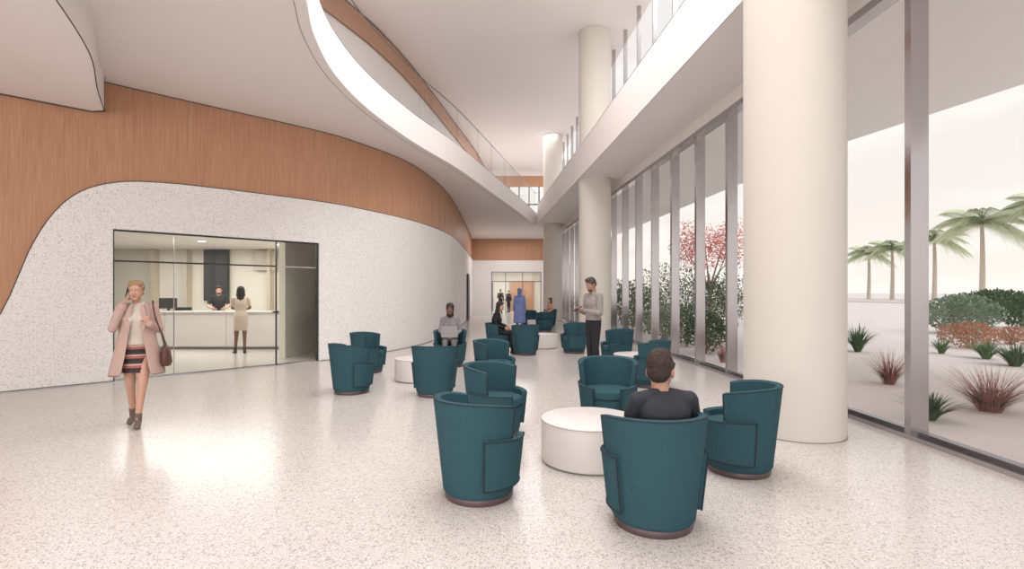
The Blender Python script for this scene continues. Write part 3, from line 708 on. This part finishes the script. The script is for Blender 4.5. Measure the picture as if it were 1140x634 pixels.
J=sitting(True,.06,.44); J.update(head=(0,-.02,1.22))
person('seated_woman',J,(-.33,13.4,0),75,{'top':mat('black_dress',(26,26,30),.85),'bottom':MATS['black_dress'],'hair':mat('black_hair',(22,18,18),.6,0,.2,80)},True,'long',pitch=10,vox=.013,fine=.008)
J=standing(1.72,True)
M_BLUE=mat('blue_gown',(108,120,168),.85)
sk=[(V((0,0,1.12)),X3,F3,.15,.12,.12),(V((0,0,.95)),X3,F3,.20,.15,.16),(V((0,0,.7)),X3,F3,.22,.17,.18),(V((0,0,.45)),X3,F3,.235,.18,.19)]
person('nurse_in_blue_gown',J,(.28,19.0,0),175,{'top':M_BLUE,'bottom':M_BLUE,'skirt':M_BLUE,'hair':mat('blue_scarf',(96,106,150),.8)},True,'scarf',skirt=sk,vox=.014,fine=.009)
J=sitting(True,.06,.44)
person('seated_visitor',J,(1.75,24.0,0),-60,{'top':mat('peach_top',(208,160,140),.8),'bottom':mat('sand_trousers',(160,140,126),.8),'hair':mat('hair_brown',(90,62,48),.6,0,.2,80)},True,'long',vox=.015,fine=.01)
J=standing(1.78); J.update(wrR=(-.12,-.25,1.15))
person('standing_visitor',J,(-.85,38.0,0),30,{'top':mat('charcoal_jacket',(36,36,42),.8),'bottom':DEF['bottom']},False,'short',vox=.016,fine=.011)
J=standing(1.7)
person('standing_visitor',J,(-.25,39.5,0),-40,{'top':MATS['charcoal_jacket'],'bottom':DEF['bottom']},False,'short',vox=.016,fine=.011)
J=standing(1.76); J.update(elL=(.27,-.06,1.18),elR=(-.27,-.06,1.18),wrL=(.16,-.24,1.12),wrR=(-.16,-.24,1.12))
person('receptionist',J,(-8.62,15.05,0),30,{'top':mat('black_shirt',(30,30,34),.8),'bottom':DEF['bottom']},False,'short_top',pitch=12,vox=.013,fine=.007,short_sleeve=True)
J=standing(1.74,True); J.update(elL=(.2,-.12,1.18),wrL=(.14,-.33,1.14),elR=(-.21,-.08,1.18),wrR=(-.14,-.31,1.14),knL=(.10,-.02,.49),anL=(.12,.03,.1),toL=(.18,-.13,.03))
M_CREAM=mat('cream_dress',(200,182,168),.8)
sk=[(V((0,0,1.12)),X3,F3,.125,.10,.10),(V((0,0,.98)),X3,F3,.165,.115,.14),(V((0,0,.80)),X3,F3,.165,.12,.135),(V((0,0,.60)),X3,F3,.145,.115,.115)]
person('visitor_at_desk',J,(-7.02,13.25,0),205,{'top':M_CREAM,'bottom':M_CREAM,'skirt':M_CREAM,'skin':MATS['skin_brown'],'hair':MATS['black_hair'],'shoe':mat('heel_black',(30,26,26),.4)},True,'long',bare_legs=True,skirt=sk,vox=.012,fine=.007,short_sleeve=True)

# ---------------------------------------------------------------- planting outside
def shrub(name,x,y,r,h,m,n=900,ls=.07,z0=-.02):
    v=[];f=[];A=Acc()
    for _ in range(n):
        u=V((random.gauss(0,1),random.gauss(0,1),random.gauss(0,1))).normalized()*(random.random()**.35)
        p=V((u.x*r,u.y*r,(u.z*.5+.5)*h*.98+ls*.6)); 
        lump=1+.18*math.sin(p.x*5/r)*math.cos(p.y*4/r); p.x*=lump;p.y*=lump
        d=(u+V((random.gauss(0,.5),random.gauss(0,.5),random.gauss(0,.5)+.3))).normalized(); s=d.cross(V((random.random(),random.random(),random.random()))).normalized()
        l=ls*random.uniform(.7,1.5); b=len(v)
        v+=[p,p+d*l*.5+s*l*.25,p+d*l,p+d*l*.5-s*l*.25]; f.append((b,b+1,b+2,b+3))
    A.add((v,f),0)
    for k in range(7):
        a=k*.9; A.add(tube([(0,0,0),(.3*r*math.cos(a),.3*r*math.sin(a),h*.4),(.6*r*math.cos(a),.6*r*math.sin(a),h*.7)],[.02,.014,.006],5),1)
    return A.obj(name,[m,M_BARK],loc=(x,y,z0))
M_BARK=mat('bark',(150,130,116),.9,0,.2,20); M_PBARK=mat('palm_bark',(196,182,170),.9,0,.1,4)
M_SAGE=mat('sage_leaf',(136,152,132),.8,0,.35,6); M_GREEN=mat('green_leaf',(100,126,88),.8,0,.4,6); M_DGREEN=mat('dark_leaf',(76,100,72),.8,0,.4,6)
M_RUST=mat('rust_leaf',(182,138,112),.8,0,.3,6); M_GRASSR=mat('red_grass',(168,116,114),.8,0,.3,8); M_BLOSSOM=mat('red_foliage',(188,92,80),.8,0,.3,4); M_PALM=mat('palm_leaf_hazy',(206,214,184),.8,0,.2,2)  # palm leaf tone lightened to stand in for distance haze
def grass(name,x,y,r,h,m,n=160,wd=.008,m2=None,spread=.8):
    A=Acc()
    for i in range(n):
        a=random.uniform(0,2*math.pi); t=random.random()**.6*spread; L=h*random.uniform(.75,1.1)
        b=V((math.cos(a)*r*.15*random.random(),math.sin(a)*r*.15*random.random(),0)); o=V((math.cos(a),math.sin(a),0)); s=V((-o.y,o.x,0))
        low=m2 is not None and i<n*.4
        sc=.5 if low else 1
        pts=[]
        for k in range(5):
            q=k/4; pts.append(b+o*(t*r*(q**1.3))+V((0,0,L*(q-.35*t*q*q))))
        v=[];f=[]
        for k,p in enumerate(pts):
            w_=wd*(1-k/4.4)*(1.8 if low else 1); v+=[p*sc-s*w_,p*sc+s*w_]
        for k in range(4): f.append((2*k,2*k+1,2*k+3,2*k+2))
        A.add((v,f),1 if low else 0)
    return A.obj(name,[m]+([m2] if m2 else []),loc=(x,y,-.02))
def P(px,py): 
    yy=1.62*570/(py-325.); return ((px-570)/570.*yy,yy)
x,y=P(1102,458); grass('fountain_grass',x,y,1.0,.72,M_GRASSR,480,.005,M_DGREEN,1.0)
x,y=P(990,428); grass('fountain_grass',x,y,.65,.7,M_GRASSR,300,.005,M_DGREEN,1.0)
x,y=P(1035,468); grass('agave',x,y,.42,.38,M_DGREEN,110,.02,None,1.0)
x,y=P(955,392); grass('agave',x,y,.55,.8,M_DGREEN,140,.022,None,1.0)
x,y=P(1098,400); grass('agave',x,y,.5,.5,M_GREEN,140,.022,None,1.0)
x,y=P(1130,408); grass('agave',x,y,.6,.55,M_DGREEN,150,.022,None,1.0)
x,y=P(1079,388); shrub('rust_shrub',x,y,.7,.7,M_RUST,1500,.07)
x,y=P(1127,384); shrub('rust_shrub',x,y,.5,.5,M_RUST,900,.07)
x,y=P(1048,394); grass('agave',x,y,.4,.5,M_GREEN,120,.014,None,1.0)
x,y=P(1071,372); shrub('sage_shrub',x,y,1.15,1.45,M_SAGE,4500,.10)
x,y=P(1108,352); shrub('green_shrub',x,y,2.4,1.6,M_DGREEN,3500,.18)
x,y=P(1147,366); shrub('green_shrub',x,y,1.2,1.3,M_DGREEN,3000,.12)
x,y=P(1190,380); shrub('sage_shrub',x,y,1.0,1.2,M_SAGE,2500,.11)
for px,py,r,h,m in [(786,394,.5,1.05,M_DGREEN),(765,386,.6,1.25,M_GREEN),(800,372,.9,2.0,M_DGREEN),(740,380,.6,1.2,M_SAGE),(722,372,.7,1.8,M_GREEN),(705,366,.8,2.1,M_DGREEN),(692,362,.9,2.2,M_GREEN),(812,360,1.4,2.6,M_GREEN),(785,357,1.4,2.5,M_GREEN),(762,362,1.3,2.8,M_DGREEN),(735,358,1.4,3.2,M_GREEN),(678,360,.9,2.3,M_DGREEN),(665,356,.9,2.3,M_GREEN),(655,353,.9,2,M_DGREEN)]:
    x,y=P(px,py); shrub('garden_shrub',x,y,r,h,m,1600,.06+.03*r)
x,y=P(800,404); grass('fountain_grass',x+.1,y,.4,.55,M_GRASSR,140,.007,M_DGREEN,.8)
def tree(x,y,H,cr_,m,n=2200):
    A=Acc(); A.add(tube([(0,0,0),(.05,.02,H*.25),(-.05,0,H*.5)],[.13,.1,.07],8),1)
    for k in range(9):
        a=k*.7; q=V((math.cos(a)*cr_*.7,math.sin(a)*cr_*.7,H*(.68+.22*(k%3)/2)))
        A.add(tube(cat([(0,0,H*.3),(q.x*.35,q.y*.35,H*.5),tuple(q)],4),[.06-.006*i for i in range(9)],6),1)
        v=[];f=[]
        for _ in range(n//9):
            u=V((random.gauss(0,1),random.gauss(0,1),random.gauss(0,1))).normalized()*(random.random()**.4)
            p=q+V((u.x*cr_*.5,u.y*cr_*.5,u.z*H*.17)); d=V((random.gauss(0,1),random.gauss(0,1),random.gauss(0,1))).normalized(); s=d.orthogonal().normalized(); l=.13; b=len(v)
            v+=[p,p+d*l*.5+s*l*.3,p+d*l,p+d*l*.5-s*l*.3]; f.append((b,b+1,b+2,b+3))
        A.add((v,f),0)
    return A.obj('red_leaved_tree',[m,M_BARK],loc=(x,y,-.02))
tree(10.8,28,5.2,1.9,M_BLOSSOM,3400)
def palm(x,y,H,R_,seed):
    random.seed(seed); A=Acc()
    tr=cat([(0,0,0),(.15,.05,H*.35),(.1,0,H*.7),(.0,0,H)],6); A.add(tube(tr,[.42-.2*i/len(tr) for i in range(len(tr))],10),1)
    for k in range(34):
        a=k*2.399; el=.05+1.35*((k*7)%13)/13.; o=V((math.cos(a),math.sin(a),0)); s=V((-o.y,o.x,0)); v=[];f=[]; pts=[]
        for i in range(9):
            q=i/8; pts.append(V((0,0,H))+o*(R_*q*(.6+.4*math.cos(el)))+V((0,0,R_*(el*.78*q-(.80)*q*q))))
        A.add(tube(pts,[.06*(1-.8*i/8) for i in range(9)],5),0)
        for i in range(1,44):
            q=i/44*8; k0=int(q); fr=q-k0; p=pts[k0].lerp(pts[min(8,k0+1)],fr); L=R_*.34*math.sin(math.pi*min(1,.15+i/46))**.7
            for sg in (-1,1):
                tip=p+s*sg*L*.75+o*L*.35-V((0,0,L*.45)); b=len(v); w_=o*.10
                v+=[p-w_,p+w_,tip]; f.append((b,b+1,b+2))
        A.add((v,f),0)
    return A.obj('palm_tree',[M_PALM,M_PBARK],loc=(x,y,-.02))
def pl(px,yy): return (px-570)/570.*yy
palm(pl(1093,80),80,12.6,7.8,1); palm(pl(1040,95),95,11.5,6.4,2); palm(pl(993,105),105,10.6,6.0,3); palm(pl(967,115),115,10.4,5.8,4); palm(pl(1165,75),75,14.5,6.5,5)

# ---------------------------------------------------------------- world + lights
wd=bpy.data.worlds.new('hazy_sky'); scene.world=wd; wd.use_nodes=True; nt=wd.node_tree; bg=nt.nodes['Background']
tc=nt.nodes.new('ShaderNodeTexCoord'); sp=nt.nodes.new('ShaderNodeSeparateXYZ'); nt.links.new(tc.outputs['Generated'],sp.inputs[0])
cr=nt.nodes.new('ShaderNodeValToRGB'); e=cr.color_ramp.elements; e[0].position=0.0; e[0].color=col(247,238,228); e[1].position=.6; e[1].color=col(232,230,232)
q=e.new(.18); q.color=col(238,232,227)
nt.links.new(sp.outputs[2],cr.inputs[0])
mp=nt.nodes.new('ShaderNodeMapping'); mp.inputs['Scale'].default_value=(1,1,4); nt.links.new(tc.outputs['Generated'],mp.inputs[0])
no=nt.nodes.new('ShaderNodeTexNoise'); no.inputs['Scale'].default_value=2.6; no.inputs['Detail'].default_value=6; nt.links.new(mp.outputs[0],no.inputs['Vector'])
r2=nt.nodes.new('ShaderNodeValToRGB'); r2.color_ramp.elements[0].position=.42; r2.color_ramp.elements[0].color=(0,0,0,1); r2.color_ramp.elements[1].position=.66; r2.color_ramp.elements[1].color=(.8,.8,.8,1)
nt.links.new(no.outputs['Fac'],r2.inputs[0])
mx=nt.nodes.new('ShaderNodeMix'); mx.data_type='RGBA'; nt.links.new(r2.outputs[0],mx.inputs[0]); nt.links.new(cr.outputs[0],mx.inputs[6]); mx.inputs[7].default_value=(1,.98,.95,1)
nt.links.new(mx.outputs[2],bg.inputs[0]); bg.inputs[1].default_value=1.03

def area(name,x,y,z,sx,sy,p,c=(1,.98,.965),rot=(0,0,0)):
    l=bpy.data.lights.new(name,'AREA'); l.shape='RECTANGLE'; l.size=sx; l.size_y=sy; l.energy=p; l.color=c
    o=bpy.data.objects.new(name,l); o.location=(x,y,z); o.rotation_euler=rot; scene.collection.objects.link(o); return o
area('fill_light_atrium',.4,7,ZC-.05,4,11,740)  # added overhead fill to brighten the hall, not a ceiling fitting
area('fill_light_lobby',-7,0,4.70,5,5,180)  # unseen fill added below the lowered soffit, no luminaire there
area('fill_light_entry',1.0,-4,ZC-.05,4,5,320)  # added fill high behind the camera, raises interior brightness
area('fill_light_rear',-5,-7.6,2.6,17,4.6,560,(1,.98,.965),(math.radians(98),0,0))  # added rear fill lamp behind the camera, stands in for daylight
area('ceiling_light_reception',-8.7,13.9,2.97,6,4,230,(1,.97,.92))
area('ceiling_light_vestibule',0,40,3.35,4,4,190)
area('fill_light_corridor',0,32.5,ZS-.03,2.5,3,140)  # added fill that lifts the far soffit zone, not a fitting
area('fill_light_gallery',1.0,30,ZC-.05,3,6,210)  # added fill for the far upper level, this ceiling is blank
s=bpy.data.lights.new('sun','SUN'); s.energy=1.15; s.angle=math.radians(35); s.color=(1,.96,.92)
so=bpy.data.objects.new('sun',s); scene.collection.objects.link(so); so.rotation_euler=(math.radians(38),math.radians(28),0)
print('done')
